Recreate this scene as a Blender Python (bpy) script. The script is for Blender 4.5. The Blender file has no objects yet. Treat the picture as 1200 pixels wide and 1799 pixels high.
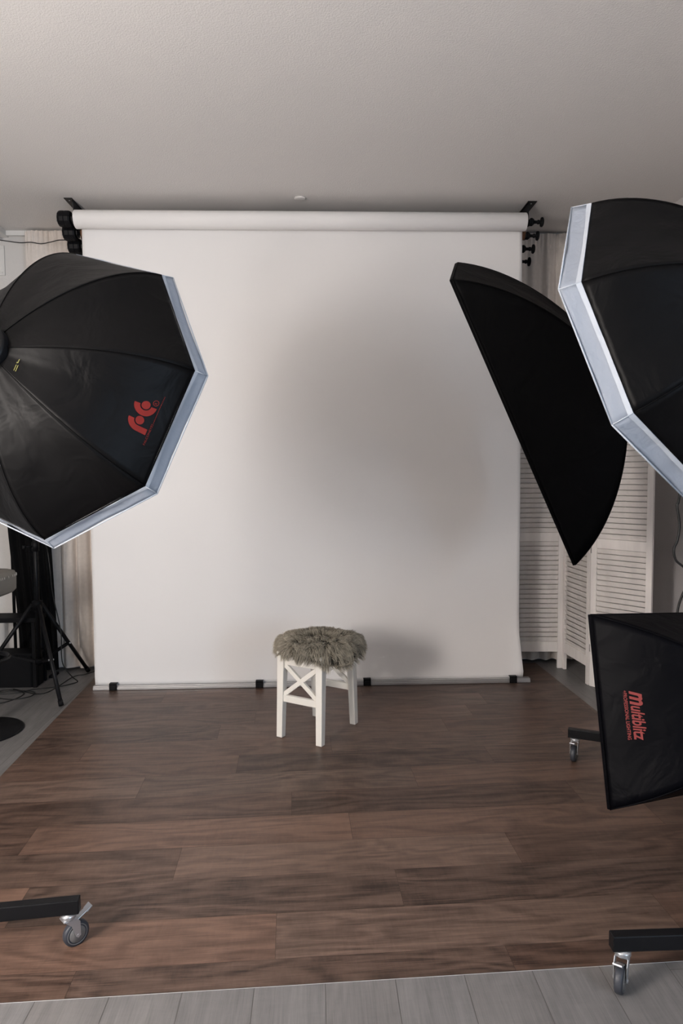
import bpy, bmesh, math, random
from mathutils import Vector, Matrix, noise
from mathutils.bvhtree import BVHTree
random.seed(7)
PI = math.pi
V = Vector
scene = bpy.context.scene
COL = scene.collection

# ------------------------------------------------------------------ helpers
def tag(o, label=None, cat=None, group=None, kind=None):
    if label: o['label'] = label
    if cat: o['category'] = cat
    if group: o['group'] = group
    if kind: o['kind'] = kind
    return o

def empty(name, loc=(0, 0, 0), rotz=0, mat=None):
    o = bpy.data.objects.new(name, None)
    o.empty_display_size = .05
    COL.objects.link(o)
    if mat is not None: o.matrix_world = mat
    else:
        o.location = loc; o.rotation_euler = (0, 0, rotz)
    return o

class MB:
    """collects vertices and faces of one part"""
    def __init__(s): s.v = []; s.f = []; s.sm = []; s.mi = []
    def add(s, vs, fs, smooth=False, mi=0):
        n = len(s.v); s.v += [tuple(p) for p in vs]
        for f in fs: s.f.append([n + i for i in f]); s.sm.append(smooth); s.mi.append(mi)
        return s
    def box(s, a, b, mi=0, M=None):
        x0, y0, z0 = a; x1, y1, z1 = b
        vs = [V((x, y, z)) for z in (z0, z1) for y in (y0, y1) for x in (x0, x1)]
        if M: vs = [M @ p for p in vs]
        return s.add(vs, [(0, 2, 3, 1), (4, 5, 7, 6), (0, 1, 5, 4), (2, 6, 7, 3), (0, 4, 6, 2), (1, 3, 7, 5)], False, mi)
    def beam(s, a, b, w, h, up=(0, 0, 1), w2=None, h2=None, mi=0):
        """rectangular bar from a to b; w across, h along up"""
        a, b = V(a), V(b); d = (b - a).normalized(); up = V(up)
        r = d.cross(up).normalized(); u = r.cross(d).normalized()
        w2 = w if w2 is None else w2; h2 = h if h2 is None else h2
        vs = []
        for p, ww, hh in ((a, w, h), (b, w2, h2)):
            for sx, sy in ((-1, -1), (1, -1), (1, 1), (-1, 1)):
                vs.append(p + r * sx * ww / 2 + u * sy * hh / 2)
        return s.add(vs, [(3, 2, 1, 0), (4, 5, 6, 7), (0, 1, 5, 4), (1, 2, 6, 5), (2, 3, 7, 6), (3, 0, 4, 7)], False, mi)
    def tube(s, pts, r, n=10, closed=False, cap=True, mi=0):
        pts = [V(p) for p in pts]; N = len(pts); rings = []
        prev = None
        for i, p in enumerate(pts):
            if closed: t = pts[(i + 1) % N] - pts[i - 1]
            else: t = pts[min(i + 1, N - 1)] - pts[max(i - 1, 0)]
            t.normalize()
            if prev is None:
                a = V((0, 0, 1)) if abs(t.z) < .9 else V((1, 0, 0))
                prev = t.cross(a).normalized()
            prev = (prev - t * prev.dot(t)).normalized()
            q = t.cross(prev); rr = r[i] if isinstance(r, (list, tuple)) else r
            rings.append([p + prev * math.cos(2 * PI * k / n) * rr + q * math.sin(2 * PI * k / n) * rr for k in range(n)])
        vs = [q for R in rings for q in R]; fs = []
        for i in range(N if closed else N - 1):
            j = (i + 1) % N
            for k in range(n): fs.append((i * n + k, i * n + (k + 1) % n, j * n + (k + 1) % n, j * n + k))
        s.add(vs, fs, True, mi)
        if cap and not closed:
            b = len(s.v) - len(vs)
            s.f.append([b + k for k in range(n)][::-1]); s.sm.append(False); s.mi.append(mi)
            s.f.append([b + (N - 1) * n + k for k in range(n)]); s.sm.append(False); s.mi.append(mi)
        return s
    def lathe(s, prof, M=None, n=32, mi=0, smooth=True, ang=None):
        """prof: (r, z) pairs around local z"""
        M = M or Matrix(); vs = []
        for r, z in prof:
            for k in range(n):
                a = 2 * PI * k / n
                vs.append(M @ V((r * math.cos(a), r * math.sin(a), z)))
        fs = []
        for i in range(len(prof) - 1):
            for k in range(n): fs.append((i * n + k, i * n + (k + 1) % n, (i + 1) * n + (k + 1) % n, (i + 1) * n + k))
        return s.add(vs, fs, smooth, mi)
    def prism(s, poly, h0, h1, M=None, mi=0):
        M = M or Matrix(); n = len(poly)
        vs = [M @ V((x, y, h0)) for x, y in poly] + [M @ V((x, y, h1)) for x, y in poly]
        fs = [list(range(n))[::-1], list(range(n, 2 * n))] + [(i, (i + 1) % n, n + (i + 1) % n, n + i) for i in range(n)]
        return s.add(vs, fs, False, mi)
    def build(s, name, mat, parent=None, bevel=0, loc=None, M=None, seg=2, autosmooth=True):
        me = bpy.data.meshes.new(name)
        me.from_pydata(s.v, [], s.f); me.update()
        for m in (mat if isinstance(mat, (list, tuple)) else [mat]): me.materials.append(m)
        for p, sm, mi in zip(me.polygons, s.sm, s.mi): p.use_smooth = sm; p.material_index = mi
        bm = bmesh.new(); bm.from_mesh(me); bmesh.ops.recalc_face_normals(bm, faces=bm.faces); bm.to_mesh(me); bm.free()
        o = bpy.data.objects.new(name, me); COL.objects.link(o)
        if parent: o.parent = parent
        if loc: o.location = loc
        if M is not None: o.matrix_world = M
        if bevel:
            b = o.modifiers.new('bevel', 'BEVEL'); b.width = bevel; b.segments = seg; b.limit_method = 'ANGLE'; b.angle_limit = .6
        return o

def thing_mesh(mb, name, mat, label, cat, bevel=0, group=None, origin=None):
    """a thing that is a single mesh, origin moved to its base"""
    if origin is not None:
        ox = V(origin); mb.v = [tuple(V(p) - ox) for p in mb.v]
    o = mb.build(name, mat, None, bevel, loc=tuple(origin) if origin is not None else None)
    return tag(o, label, cat, group)

def alongx(c): return Matrix.Translation(c) @ Matrix.Rotation(PI / 2, 4, 'Y')
def smoothpath(pts, n=8):
    """Catmull-Rom through the points"""
    P = [V(p) for p in pts]; P = [P[0] * 2 - P[1]] + P + [P[-1] * 2 - P[-2]]; out = []
    for i in range(1, len(P) - 2):
        for k in range(n):
            t = k / n
            out.append(.5 * ((2 * P[i]) + (P[i + 1] - P[i - 1]) * t + (2 * P[i - 1] - 5 * P[i] + 4 * P[i + 1] - P[i + 2]) * t * t + (3 * P[i] - P[i - 1] - 3 * P[i + 1] + P[i + 2]) * t ** 3))
    return out + [P[-2]]

# ------------------------------------------------------------------ materials
def new_mat(name):
    m = bpy.data.materials.new(name); m.use_nodes = True
    nt = m.node_tree; b = nt.nodes['Principled BSDF']
    return m, nt, b
def N(nt, t, **kw):
    n = nt.nodes.new(t)
    for k, v in kw.items():
        if k in n.inputs: n.inputs[k].default_value = v
        else: setattr(n, k, v)
    return n
def basic(name, col, rough=.5, metal=0, spec=.5, bump=0, bscale=200, stretch=(1, 1, 1), var=0, vscale=8, sheen=0):
    m, nt, b = new_mat(name)
    b.inputs['Base Color'].default_value = (*col, 1); b.inputs['Roughness'].default_value = rough
    b.inputs['Metallic'].default_value = metal; b.inputs['Specular IOR Level'].default_value = spec
    if sheen: b.inputs['Sheen Weight'].default_value = sheen
    L = nt.links.new
    tc = N(nt, 'ShaderNodeTexCoord'); mp = N(nt, 'ShaderNodeMapping'); mp.inputs['Scale'].default_value = stretch
    L(tc.outputs['Object'], mp.inputs['Vector'])
    if bump:
        nz = N(nt, 'ShaderNodeTexNoise', Scale=bscale, Detail=3.0); L(mp.outputs[0], nz.inputs['Vector'])
        bp = N(nt, 'ShaderNodeBump', Strength=bump, Distance=.002); L(nz.outputs['Fac'], bp.inputs['Height']); L(bp.outputs[0], b.inputs['Normal'])
    if var:
        nz = N(nt, 'ShaderNodeTexNoise', Scale=vscale, Detail=4.0); L(mp.outputs[0], nz.inputs['Vector'])
        mx = N(nt, 'ShaderNodeMix', data_type='RGBA'); 
        mx.inputs['A'].default_value = (*[c * (1 - var) for c in col], 1); mx.inputs['B'].default_value = (*[min(1, c * (1 + var)) for c in col], 1)
        mr = N(nt, 'ShaderNodeMapRange'); mr.inputs['From Min'].default_value = .3; mr.inputs['From Max'].default_value = .7
        L(nz.outputs['Fac'], mr.inputs['Value']); L(mr.outputs[0], mx.inputs['Factor'])
        L(mx.outputs['Result'], b.inputs['Base Color'])
    return m

def woodfloor(name, dark, light, grain, rough, bumps=.15, knots=True):
    """planks: UV in metres along/across, attribute 'tone' per plank"""
    m, nt, b = new_mat(name); L = nt.links.new
    uv = N(nt, 'ShaderNodeUVMap', uv_map='UVMap'); at = N(nt, 'ShaderNodeAttribute', attribute_name='tone')
    sep = N(nt, 'ShaderNodeSeparateColor'); L(at.outputs['Color'], sep.inputs[0])
    off = N(nt, 'ShaderNodeCombineXYZ'); off.inputs[0].default_value = 3.1
    mul = N(nt, 'ShaderNodeMath', operation='MULTIPLY'); mul.inputs[1].default_value = 37.0; L(sep.outputs[1], mul.inputs[0]); L(mul.outputs[0], off.inputs[2]); L(mul.outputs[0], off.inputs[1])
    add = N(nt, 'ShaderNodeVectorMath', operation='ADD'); L(uv.outputs[0], add.inputs[0]); L(off.outputs[0], add.inputs[1])
    def nz(sc, detail, dist=0, scale=1.0, rgh=.55):
        mp = N(nt, 'ShaderNodeMapping'); mp.inputs['Scale'].default_value = sc; L(add.outputs[0], mp.inputs['Vector'])
        n = N(nt, 'ShaderNodeTexNoise', Scale=scale, Detail=detail, Distortion=dist, Roughness=rgh); L(mp.outputs[0], n.inputs['Vector']); return n
    big = nz((.8, 6, 1), 3, .8); mid = nz((3.0, 42, 1), 4, 1.6, rgh=.6); fine = nz((9, 300, 1), 2, .3); cross = nz((55, 14, 1), 4, .6, rgh=.7); patch = nz((5, 11, 1), 3, 1.0)
    def mth(op, a, c):
        n = N(nt, 'ShaderNodeMath', operation=op)
        for i, x in enumerate((a, c)):
            if isinstance(x, (int, float)): n.inputs[i].default_value = x
            else: L(x, n.inputs[i])
        return n.outputs[0]
    G = 1.0 if knots else .75
    # cathedral figure: growth-ring bands bent by slow noise
    su = N(nt, 'ShaderNodeSeparateXYZ'); L(add.outputs[0], su.inputs[0])
    warp = nz((1.3, 5.5, 1), 2, .5)
    ph = mth('ADD', mth('MULTIPLY', su.outputs[1], 60.0), mth('MULTIPLY', warp.outputs['Fac'], 46.0))
    ring = mth('SINE', ph, 0)
    amp = mth('MULTIPLY', ring, mth('MULTIPLY', patch.outputs['Fac'], (.26 if knots else .12)))
    cen = lambda o, k: mth('MULTIPLY', mth('SUBTRACT', o, .5), k)
    s = mth('ADD', cen(big.outputs['Fac'], .50), cen(mid.outputs['Fac'], G * .72))
    s = mth('ADD', s, cen(fine.outputs['Fac'], G * .7)); s = mth('ADD', s, cen(cross.outputs['Fac'], G * .35)); s = mth('ADD', s, amp)
    s = mth('ADD', s, sep.outputs[0])
    cr = N(nt, 'ShaderNodeValToRGB'); e = cr.color_ramp.elements
    e[0].color = (*dark, 1); e[1].color = (*light, 1); L(s, cr.inputs['Fac'])
    # slight redness shift per plank
    mx = N(nt, 'ShaderNodeMix', data_type='RGBA', blend_type='MULTIPLY'); mx.inputs['B'].default_value = (*grain, 1)
    L(sep.outputs[2], mx.inputs['Factor']); L(cr.outputs['Color'], mx.inputs['A']); L(mx.outputs['Result'], b.inputs['Base Color'])
    b.inputs['Roughness'].default_value = rough; b.inputs['Specular IOR Level'].default_value = .35
    if knots:
        vo = N(nt, 'ShaderNodeTexVoronoi', Scale=1.0); mp = N(nt, 'ShaderNodeMapping'); mp.inputs['Scale'].default_value = (1.7, 6, 1); L(add.outputs[0], mp.inputs['Vector']); L(mp.outputs[0], vo.inputs['Vector'])
        vr = N(nt, 'ShaderNodeMapRange'); vr.inputs['From Min'].default_value = .03; vr.inputs['From Max'].default_value = .11; vr.inputs['To Min'].default_value = .45
        L(vo.outputs['Distance'], vr.inputs['Value'])
        m2 = N(nt, 'ShaderNodeMix', data_type='RGBA', blend_type='MULTIPLY'); m2.inputs['Factor'].default_value = .8
        cc = N(nt, 'ShaderNodeCombineColor'); 
        for i in range(3): L(vr.outputs[0], cc.inputs[i])
        L(mx.outputs['Result'], m2.inputs['A']); L(cc.outputs[0], m2.inputs['B']); L(m2.outputs['Result'], b.inputs['Base Color'])
    bp = N(nt, 'ShaderNodeBump', Strength=bumps, Distance=.001); L(fine.outputs['Fac'], bp.inputs['Height']); L(bp.outputs[0], b.inputs['Normal'])
    return m

def cloth(name, col, transl=.35, rough=.8, wr=.25):
    m, nt, b = new_mat(name); L = nt.links.new
    b.inputs['Base Color'].default_value = (*col, 1); b.inputs['Roughness'].default_value = rough; b.inputs['Specular IOR Level'].default_value = .2
    out = nt.nodes['Material Output']
    tr = N(nt, 'ShaderNodeBsdfTranslucent'); tr.inputs['Color'].default_value = (*col, 1)
    mx = N(nt, 'ShaderNodeMixShader'); mx.inputs[0].default_value = transl
    L(b.outputs[0], mx.inputs[1]); L(tr.outputs[0], mx.inputs[2]); L(mx.outputs[0], out.inputs['Surface'])
    tc = N(nt, 'ShaderNodeTexCoord'); nz = N(nt, 'ShaderNodeTexNoise', Scale=14.0, Detail=3.0, Distortion=1.5); L(tc.outputs['Object'], nz.inputs['Vector'])
    bp = N(nt, 'ShaderNodeBump', Strength=wr, Distance=.02); L(nz.outputs['Fac'], bp.inputs['Height']); L(bp.outputs[0], b.inputs['Normal']); L(bp.outputs[0], tr.inputs['Normal'])
    return m

def fabric_black(name, col=(.0024, .0023, .0026), rough=.46, spec=.10):
    m, nt, b = new_mat(name); L = nt.links.new
    b.inputs['Base Color'].default_value = (*col, 1); b.inputs['Roughness'].default_value = rough; b.inputs['Specular IOR Level'].default_value = spec
    tc = N(nt, 'ShaderNodeTexCoord')
    n1 = N(nt, 'ShaderNodeTexNoise', Scale=7.0, Detail=3.0, Distortion=1.0); L(tc.outputs['Object'], n1.inputs['Vector'])
    n2 = N(nt, 'ShaderNodeTexNoise', Scale=900.0, Detail=1.0); L(tc.outputs['Object'], n2.inputs['Vector'])
    b1 = N(nt, 'ShaderNodeBump', Strength=.35, Distance=.02); L(n1.outputs['Fac'], b1.inputs['Height'])
    b2 = N(nt, 'ShaderNodeBump', Strength=.3, Distance=.0006); L(n2.outputs['Fac'], b2.inputs['Height']); L(b1.outputs[0], b2.inputs['Normal'])
    L(b2.outputs[0], b.inputs['Normal'])
    return m

M_wall = basic('wall_paint', (.66, .64, .62), .9, bump=.5, bscale=160)
M_wallf = basic('dark_wall_paint', (.16, .155, .15), .9)
M_wallr = basic('textured_wallpaper', (.50, .48, .48), .85, bump=.7, bscale=120)
M_ceil = basic('ceiling_paint', (.70, .675, .655), .92, bump=.9, bscale=150)
M_white = basic('white_plastic', (.72, .71, .69), .45)
M_paper = basic('seamless_paper', (.80, .785, .775), .85, bump=.12, bscale=60, spec=.25)
M_black = basic('black_powder_coat', (.006, .006, .007), .42, spec=.18, bump=.15, bscale=600)
M_blackmat = basic('matte_black_steel', (.005, .005, .006), .6, spec=.12)
M_plastic = basic('black_plastic', (.005, .005, .006), .5, spec=.14)
M_chrome = basic('chrome', (.78, .78, .80), .16, metal=1)
M_zinc = basic('zinc_plate', (.50, .51, .53), .28, metal=.72, bump=.1, bscale=90)
M_rubber = basic('grey_rubber', (.030, .033, .042), .5)
M_hub = basic('grey_wheel_hub', (.14, .135, .13), .5)
M_alu = basic('brushed_aluminium', (.46, .45, .45), .42, metal=.75, stretch=(1, 60, 60), bump=.1, bscale=40)
M_stool = basic('white_painted_wood', (.80, .765, .70), .38, bump=.12, bscale=90, stretch=(1, 1, .12))
M_screen = basic('whitewashed_wood', (.80, .755, .72), .7, bump=.35, bscale=60, stretch=(1, 1, .2), var=.10, vscale=14)
M_curt = basic('linen_curtain', (.72, .66, .61), .9, bump=.5, bscale=420, var=.05, vscale=40, sheen=.1)
M_blackcloth = basic('black_velvet', (.0045, .0045, .005), .95, spec=.1, bump=.4, bscale=40)
M_mat = woodfloor('brown_oak_vinyl', (.027, .0158, .0115), (.172, .114, .087), (1.0, .80, .70), .40)
M_matseam = basic('vinyl_seam', (.035, .022, .016), .6)
M_matedge = basic('vinyl_cut_edge', (.42, .41, .40), .6)
M_grey = woodfloor('grey_oak_laminate', (.088, .086, .086), (.222, .215, .212), (1.0, .97, .94), .38, bumps=.1, knots=False)
M_greyseam = basic('laminate_seam', (.075, .07, .065), .6)
M_fab = fabric_black('black_nylon')
M_fab2 = fabric_black('black_nylon_matte', (.0014, .0014, .0017), .6, .06)
M_fab3 = fabric_black('dark_navy_nylon', (.0016, .0016, .0026), .5, .06)
M_lip = cloth('white_nylon', (.50, .545, .62), .50)
M_hem = cloth('white_webbing', (.56, .60, .66), .25, wr=.1)
M_diff = cloth('diffusion_fabric', (.82, .82, .82), .5, wr=.05)
M_red = basic('red_print', (.17, .012, .008), .6, spec=.2)
M_red2 = basic('faded_red_print', (.21, .036, .033), .6, spec=.2)
M_yel = basic('yellow_print', (.16, .15, .05), .7, spec=.2)
M_taupe = basic('taupe_leatherette', (.16, .148, .128), .6, bump=.3, bscale=220)
M_thread = basic('pale_thread', (.55, .53, .49), .8)
M_card = basic('brown_cardboard', (.17, .075, .035), .8)
M_cable = basic('black_cable', (.006, .006, .006), .5)
M_hide = basic('sheepskin_hide', (.05, .043, .034), .9)
def fur_mat():
    m, nt, b = new_mat('taupe_fur'); L = nt.links.new
    at = N(nt, 'ShaderNodeAttribute', attribute_name='tone'); sep = N(nt, 'ShaderNodeSeparateColor'); L(at.outputs['Color'], sep.inputs[0])
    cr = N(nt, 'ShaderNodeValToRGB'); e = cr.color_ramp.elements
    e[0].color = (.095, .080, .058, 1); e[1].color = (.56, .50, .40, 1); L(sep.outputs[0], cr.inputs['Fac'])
    L(cr.outputs['Color'], b.inputs['Base Color']); b.inputs['Roughness'].default_value = .6; b.inputs['Specular IOR Level'].default_value = .25
    return m
M_fur = fur_mat()

# ------------------------------------------------------------------ camera
CAM_H = 1.3797; FPX = 1189.48
def look():
    yaw, pit, rol = .0360, .0609, -.0074
    cy, sy, cp, sp, cr, sr = math.cos(yaw), math.sin(yaw), math.cos(pit), math.sin(pit), math.cos(rol), math.sin(rol)
    F = V((sy * cp, cy * cp, -sp)); R = V((cy, -sy, 0)); U = R.cross(F)
    R2 = R * cr + U * sr; U2 = U * cr - R * sr
    M = Matrix((R2, U2, -F)).transposed().to_4x4(); M.translation = (0, 0, CAM_H)
    return M
cam = bpy.data.cameras.new('camera'); camo = bpy.data.objects.new('camera', cam); COL.objects.link(camo)
camo.matrix_world = look(); cam.sensor_fit = 'VERTICAL'; cam.sensor_height = 36; cam.lens = FPX / 1799 * 36
cam.clip_start = .05; scene.camera = camo

# ------------------------------------------------------------------ room shell
XL, XR, YB, YF, H = -2.27, 2.232, 4.811, -3.6, 3.021
def wall(name, a, b, mat):
    return tag(MB().box(a, b).build(name, mat), kind='structure')
wall('wall_back', (XL - .1, YB, 0), (XR + .1, YB + .1, H), M_wall)
wall('wall_left', (XL - .1, YF, 0), (XL, YB, H), M_wall)
wall('ceiling', (XL - .1, YF - .1, H), (XR + .1, YB + .1, H + .1), M_ceil)
wall('wall_front', (XL - .1, YF - .1, 0), (XR + .1, YF, H), M_wallf)
WY0, WY1, WZ0, WZ1 = -2.5, -.5, .75, 2.15            # window in the right wall, behind the camera
rw = MB(); rw.box((XR, YF, 0), (XR + .1, WY0, H)); rw.box((XR, WY1, 0), (XR + .1, YB, H))
rw.box((XR, WY0, 0), (XR + .1, WY1, WZ0)); rw.box((XR, WY0, WZ1), (XR + .1, WY1, H))
tag(rw.build('wall_right', M_wallr), kind='structure')
wf = MB()
for a, b in (((WY0, WZ0), (WY0 + .06, WZ1)), ((WY1 - .06, WZ0), (WY1, WZ1)), ((-1.53, WZ0), (-1.47, WZ1)), ((WY0, WZ0), (WY1, WZ0 + .06)), ((WY0, WZ1 - .06), (WY1, WZ1))):
    wf.box((XR + .02, a[0], a[1]), (XR + .08, b[0], b[1]))
tag(wf.build('window_1', M_white), kind='structure')

def planks(name, mats, rows, X0, X1, along='x', z=0, M=None, gap=.0009, thick=.002, tones=None, edge=True):
    """rows: list of (v0, v1, [joints], [tones])"""
    me = bpy.data.meshes.new(name); vs, fs, uvs, tn, mi = [], [], [], [], []
    def quad(u0, u1, v0, v1, zz, m, t):
        n = len(vs)
        for a, b in ((u0, v0), (u1, v0), (u1, v1), (u0, v1)):
            vs.append((a, b, zz) if along == 'x' else (b, a, zz)); 
        f = [n, n + 1, n + 2, n + 3]
        fs.append(f if along == 'x' else f[::-1])
        q = [(u0, v0), (u1, v0), (u1, v1), (u0, v1)]
        uvs.extend(q if along == 'x' else q[::-1]); tn.extend([t] * 4); mi.append(m)
    for v0, v1, js, ts in rows:
        e = [X0] + [j for j in js if X0 < j < X1] + [X1]
        for k in range(len(e) - 1):
            t0 = ts[k] if ts and k < len(ts) and ts[k] is not None else random.uniform(.15, .85)
            quad(e[k] + gap, e[k + 1] - gap, v0 + gap, v1 - gap, z, 0, (t0, random.random(), random.uniform(0, .6), 1))
    V0, V1 = rows[0][0], rows[-1][1]
    quad(X0, X1, V0, V1, z - .0006, 1, (0, 0, 0, 1))
    n = len(vs)
    for zz in (z - .0007, z - thick):
        for a, b in ((X0, V0), (X1, V0), (X1, V1), (X0, V1)): vs.append((a, b, zz) if along == 'x' else (b, a, zz))
    for k in range(4):
        fs.append([n + k, n + (k + 1) % 4, n + 4 + (k + 1) % 4, n + 4 + k]); uvs.extend([(0, 0)] * 4); tn.extend([(0, 0, 0, 1)] * 4); mi.append(2)
    fs.append([n + 7, n + 6, n + 5, n + 4]); uvs.extend([(0, 0)] * 4); tn.extend([(0, 0, 0, 1)] * 4); mi.append(1)
    me.from_pydata(vs, [], fs)
    for m in mats: me.materials.append(m)
    me.polygons.foreach_set('material_index', mi)
    me.uv_layers.new(name='UVMap'); me.color_attributes.new('tone', 'FLOAT_COLOR', 'CORNER')
    me.uv_layers['UVMap'].data.foreach_set('uv', [c for q in uvs for c in q])
    me.color_attributes['tone'].data.foreach_set('color', [c for q in tn for c in q])
    assert len(uvs) == len(me.loops) == len(tn)
    me.update()
    o = bpy.data.objects.new(name, me); COL.objects.link(o)
    if M is not None: o.matrix_world = M
    return o

rows = []; x = XL; random.seed(21)
while x < XR:
    x1 = min(x + .19, XR); o0 = random.uniform(-1.3, 0); rows.append((x, x1, [YF + o0 + 1.285 * k for k in range(1, 8)], [random.uniform(.455, .545) for _ in range(9)])); x = x1
tag(planks('floor', [M_grey, M_greyseam, M_greyseam], rows, YF, YB, 'y', 0, thick=.1), kind='structure')

# brown vinyl sheet, turned 2 degrees against the wall
PSI = .0364; Y0, W = 1.8433, .2
jt = {-1: [-.612, .599], 0: [-1.27, -.064, 1.147], 1: [-.886, .338, 1.54], 2: [-.419, .790], 3: [-1.004, .211, 1.428], 4: [-1.24, -.018, 1.19], 5: [-.677, .533],
      6: [-.272, .938], 7: [-1.033, .18, 1.40], 8: [-.402, .811], 9: [-.221, 1.0, 1.692], 10: [-1.17, .043, 1.136], 11: [-.80, .42], 12: [-.35, .86], 13: [-1.0, .2, 1.4]}
tt = {-1: [.34, .30, .26], 0: [.5, .66, .55, .36], 1: [.75, .30, .24, .3], 2: [.38, .62, .34], 3: [.30, .70, .58, .40], 4: [.5, .34, .22, .42], 5: [.60, .44, .52],
      6: [.46, .20, .30], 7: [.28, .50, .44, .5], 8: [.30, .56, .36], 9: [.45, .5, .3, .4], 10: [.28, .40, .48, .3], 11: [.3, .42, .3], 12: [.4, .3, .4], 13: [.3, .4, .4, .3]}
rows = []
for k in range(-1, 14):
    v0 = Y0 + k * W; v1 = v0 + W
    if k == -1: v0 = 1.7437
    rows.append((v0, v1, jt[k], [t * .95 + .04 for t in tt[k]]))
mat_o = planks('vinyl_floor_sheet', [M_mat, M_matseam, M_matedge], rows, -1.341, 1.716, 'x', .0026, Matrix.Rotation(PSI, 4, 'Z'), gap=.0006, thick=.0025)
tag(mat_o, 'large brown wood-look vinyl sheet laid over the grey floor in front of the backdrop', 'floor sheet')

# conduit trunk under the ceiling at the left wall, small framed vent
tag(MB().box((XL, 1.2, H - .036), (-2.089, YB, H - .0005)).build('trim_1', M_white, bevel=.002), kind='structure')
vent = empty('wall_vent', (-2.2, YB, 2.83))
tag(vent, 'small white framed panel on the back wall high beside the left curtain', 'vent')
m = MB()
for a, b in (((-.067, -.012, -.10), (.067, 0, -.078)), ((-.067, -.012, .078), (.067, 0, .10)), ((-.067, -.012, -.078), (-.047, 0, .078)), ((.047, -.012, -.078), (.082, 0, .078))): m.box(a, b)
m.box((.067, -.012, -.10), (.082, 0, -.078)); m.box((.067, -.012, .078), (.082, 0, .10))
m.build('frame', M_white, vent, .002)
MB().box((-.047, -.006, -.078), (.047, 0, .078)).build('cover', M_wall, vent)
tag(MB().lathe([(0, .0), (.034, .0), (.034, -.006), (.028, -.009), (0, -.009)], Matrix.Translation((-.085, 4.19, H))).build('trim_2', M_ceil), kind='structure')

# ------------------------------------------------------------------ curtains
def curtain_mesh(x0, x1, y, z0, z1, waves, amp, seed, nx=260, nz=60, hemdrop=None):
    vs, fs = [], []; rnd = random.Random(seed); ph = [rnd.uniform(0, 6) for _ in range(5)]
    for j in range(nz + 1):
        t = j / nz; z = z1 + (z0 - z1) * t
        for i in range(nx + 1):
            s = i / nx
            a = s * waves * 2 * PI + ph[0] + 1.3 * math.sin(s * 7 + ph[1]) + .55 * math.sin(t * 2.2 + s * 9 + ph[2])
            k = amp * (.35 + .65 * min(1, t * 5)) * (1 + .3 * math.sin(s * 11 + ph[3]))
            d = k * (math.sin(a) + .28 * math.sin(2 * a + ph[4]))
            # gathered tape at the head: small pinches
            if t < .06: d += .007 * math.sin(s * waves * 4 * 2 * PI + 9 * t) * (1 - t / .06)
            x = x0 + (x1 - x0) * s + .25 * k * math.cos(a)
            vs.append((x, y + d, z))
    for j in range(nz):
        for i in range(nx):
            a = j * (nx + 1) + i; fs.append((a, a + 1, a + nx + 2, a + nx + 1))
    return MB().add(vs, fs, True)
cl = empty('curtain', (-1.5, 4.732, 0)); tag(cl, 'beige linen curtain to the left of the white paper, beside the black cloth', 'curtain')
curtain_mesh(-.45, .42, 0, .02, 3.006, 7, .021, 3).build('fabric', M_curt, cl)
cr_ = empty('curtain', (1.66, 4.732, 0)); tag(cr_, 'beige linen curtain on the right behind the folding screen', 'curtain')
curtain_mesh(-.42, .50, 0, .02, 3.004, 8, .021, 11).build('fabric', M_curt, cr_)
for o_, a, b in ((cl, -.45, .42), (cr_, -.42, .50)):
    for k in range(12):
        x = a + .03 + (b - a - .06) * k / 11
        MB().box((x - .004, .018, 2.975), (x + .004, .036, 2.990)).build('glider', M_white, o_)
tag(thing_mesh(MB().box((-2.089, 4.768, 2.988), (XR - .01, 4.790, 3.0205)), 'curtain_rail', M_white, 'white curtain rail fixed under the ceiling along the back wall', 'curtain rail', .002))

# ------------------------------------------------------------------ paper backdrop system
RY, RZ = 4.235, 2.903
bd = empty('paper_backdrop', (-.061, RY, RZ)); tag(bd, 'wide white seamless paper backdrop unrolled from the ceiling roll down to the floor', 'backdrop')
prof = [(.022, -1.378), (.052, -1.378), (.054, -1.376), (.054, 1.362), (.052, 1.364), (.022, 1.364)]
MB().lathe(prof, alongx((0, 0, 0)) , 48).build('paper_roll', M_paper, bd)
vs, fs = [], []; nx, nz = 120, 120
for j in range(nz + 1):
    t = j / nz; z = 0 + (.028 - RZ) * t
    for i in range(nx + 1):
        s = i / nx; x = -1.36 + 2.72 * s
        b = .006 * noise.noise(V((x * 1.3, z * .8, 3))) * min(1, t * 4) + .007 * noise.noise(V((x * 3.5, z * 3, 9))) * max(0, (t - .8) / .2)
        e = max(0, abs(s - .5) * 2 - .93) / .07                       # edges curl a little near the floor
        curl = -.035 * e * e * max(0, (t - .86) / .14) * (1 if s > .5 else .3) * (1 - max(0, (t - .985) / .015))
        xx = x + (.028 * max(0, (t - .9) / .1) * (e if s > .5 else 0))
        yy = .0545 + b * (1 - max(0, (t - .97) / .03)) + curl
        vs.append((xx, yy, z))
for j in range(nz):
    for i in range(nx):
        a = j * (nx + 1) + i; fs.append((a, a + 1, a + nx + 2, a + nx + 1))
sh = MB().add(vs, fs, True).build('hanging_sheet', M_paper, bd)
so = sh.modifiers.new('t', 'SOLIDIFY'); so.thickness = .0006
# cardboard core
MB().lathe([(.022, -1.385), (.026, -1.385), (.026, 1.371), (.022, 1.371)], alongx((0, 0, 0)), 24).build('cardboard_core', M_card, bd)

def steps(i): return RY + .082 * i, RZ - .0 + (-.055) * i
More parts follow.
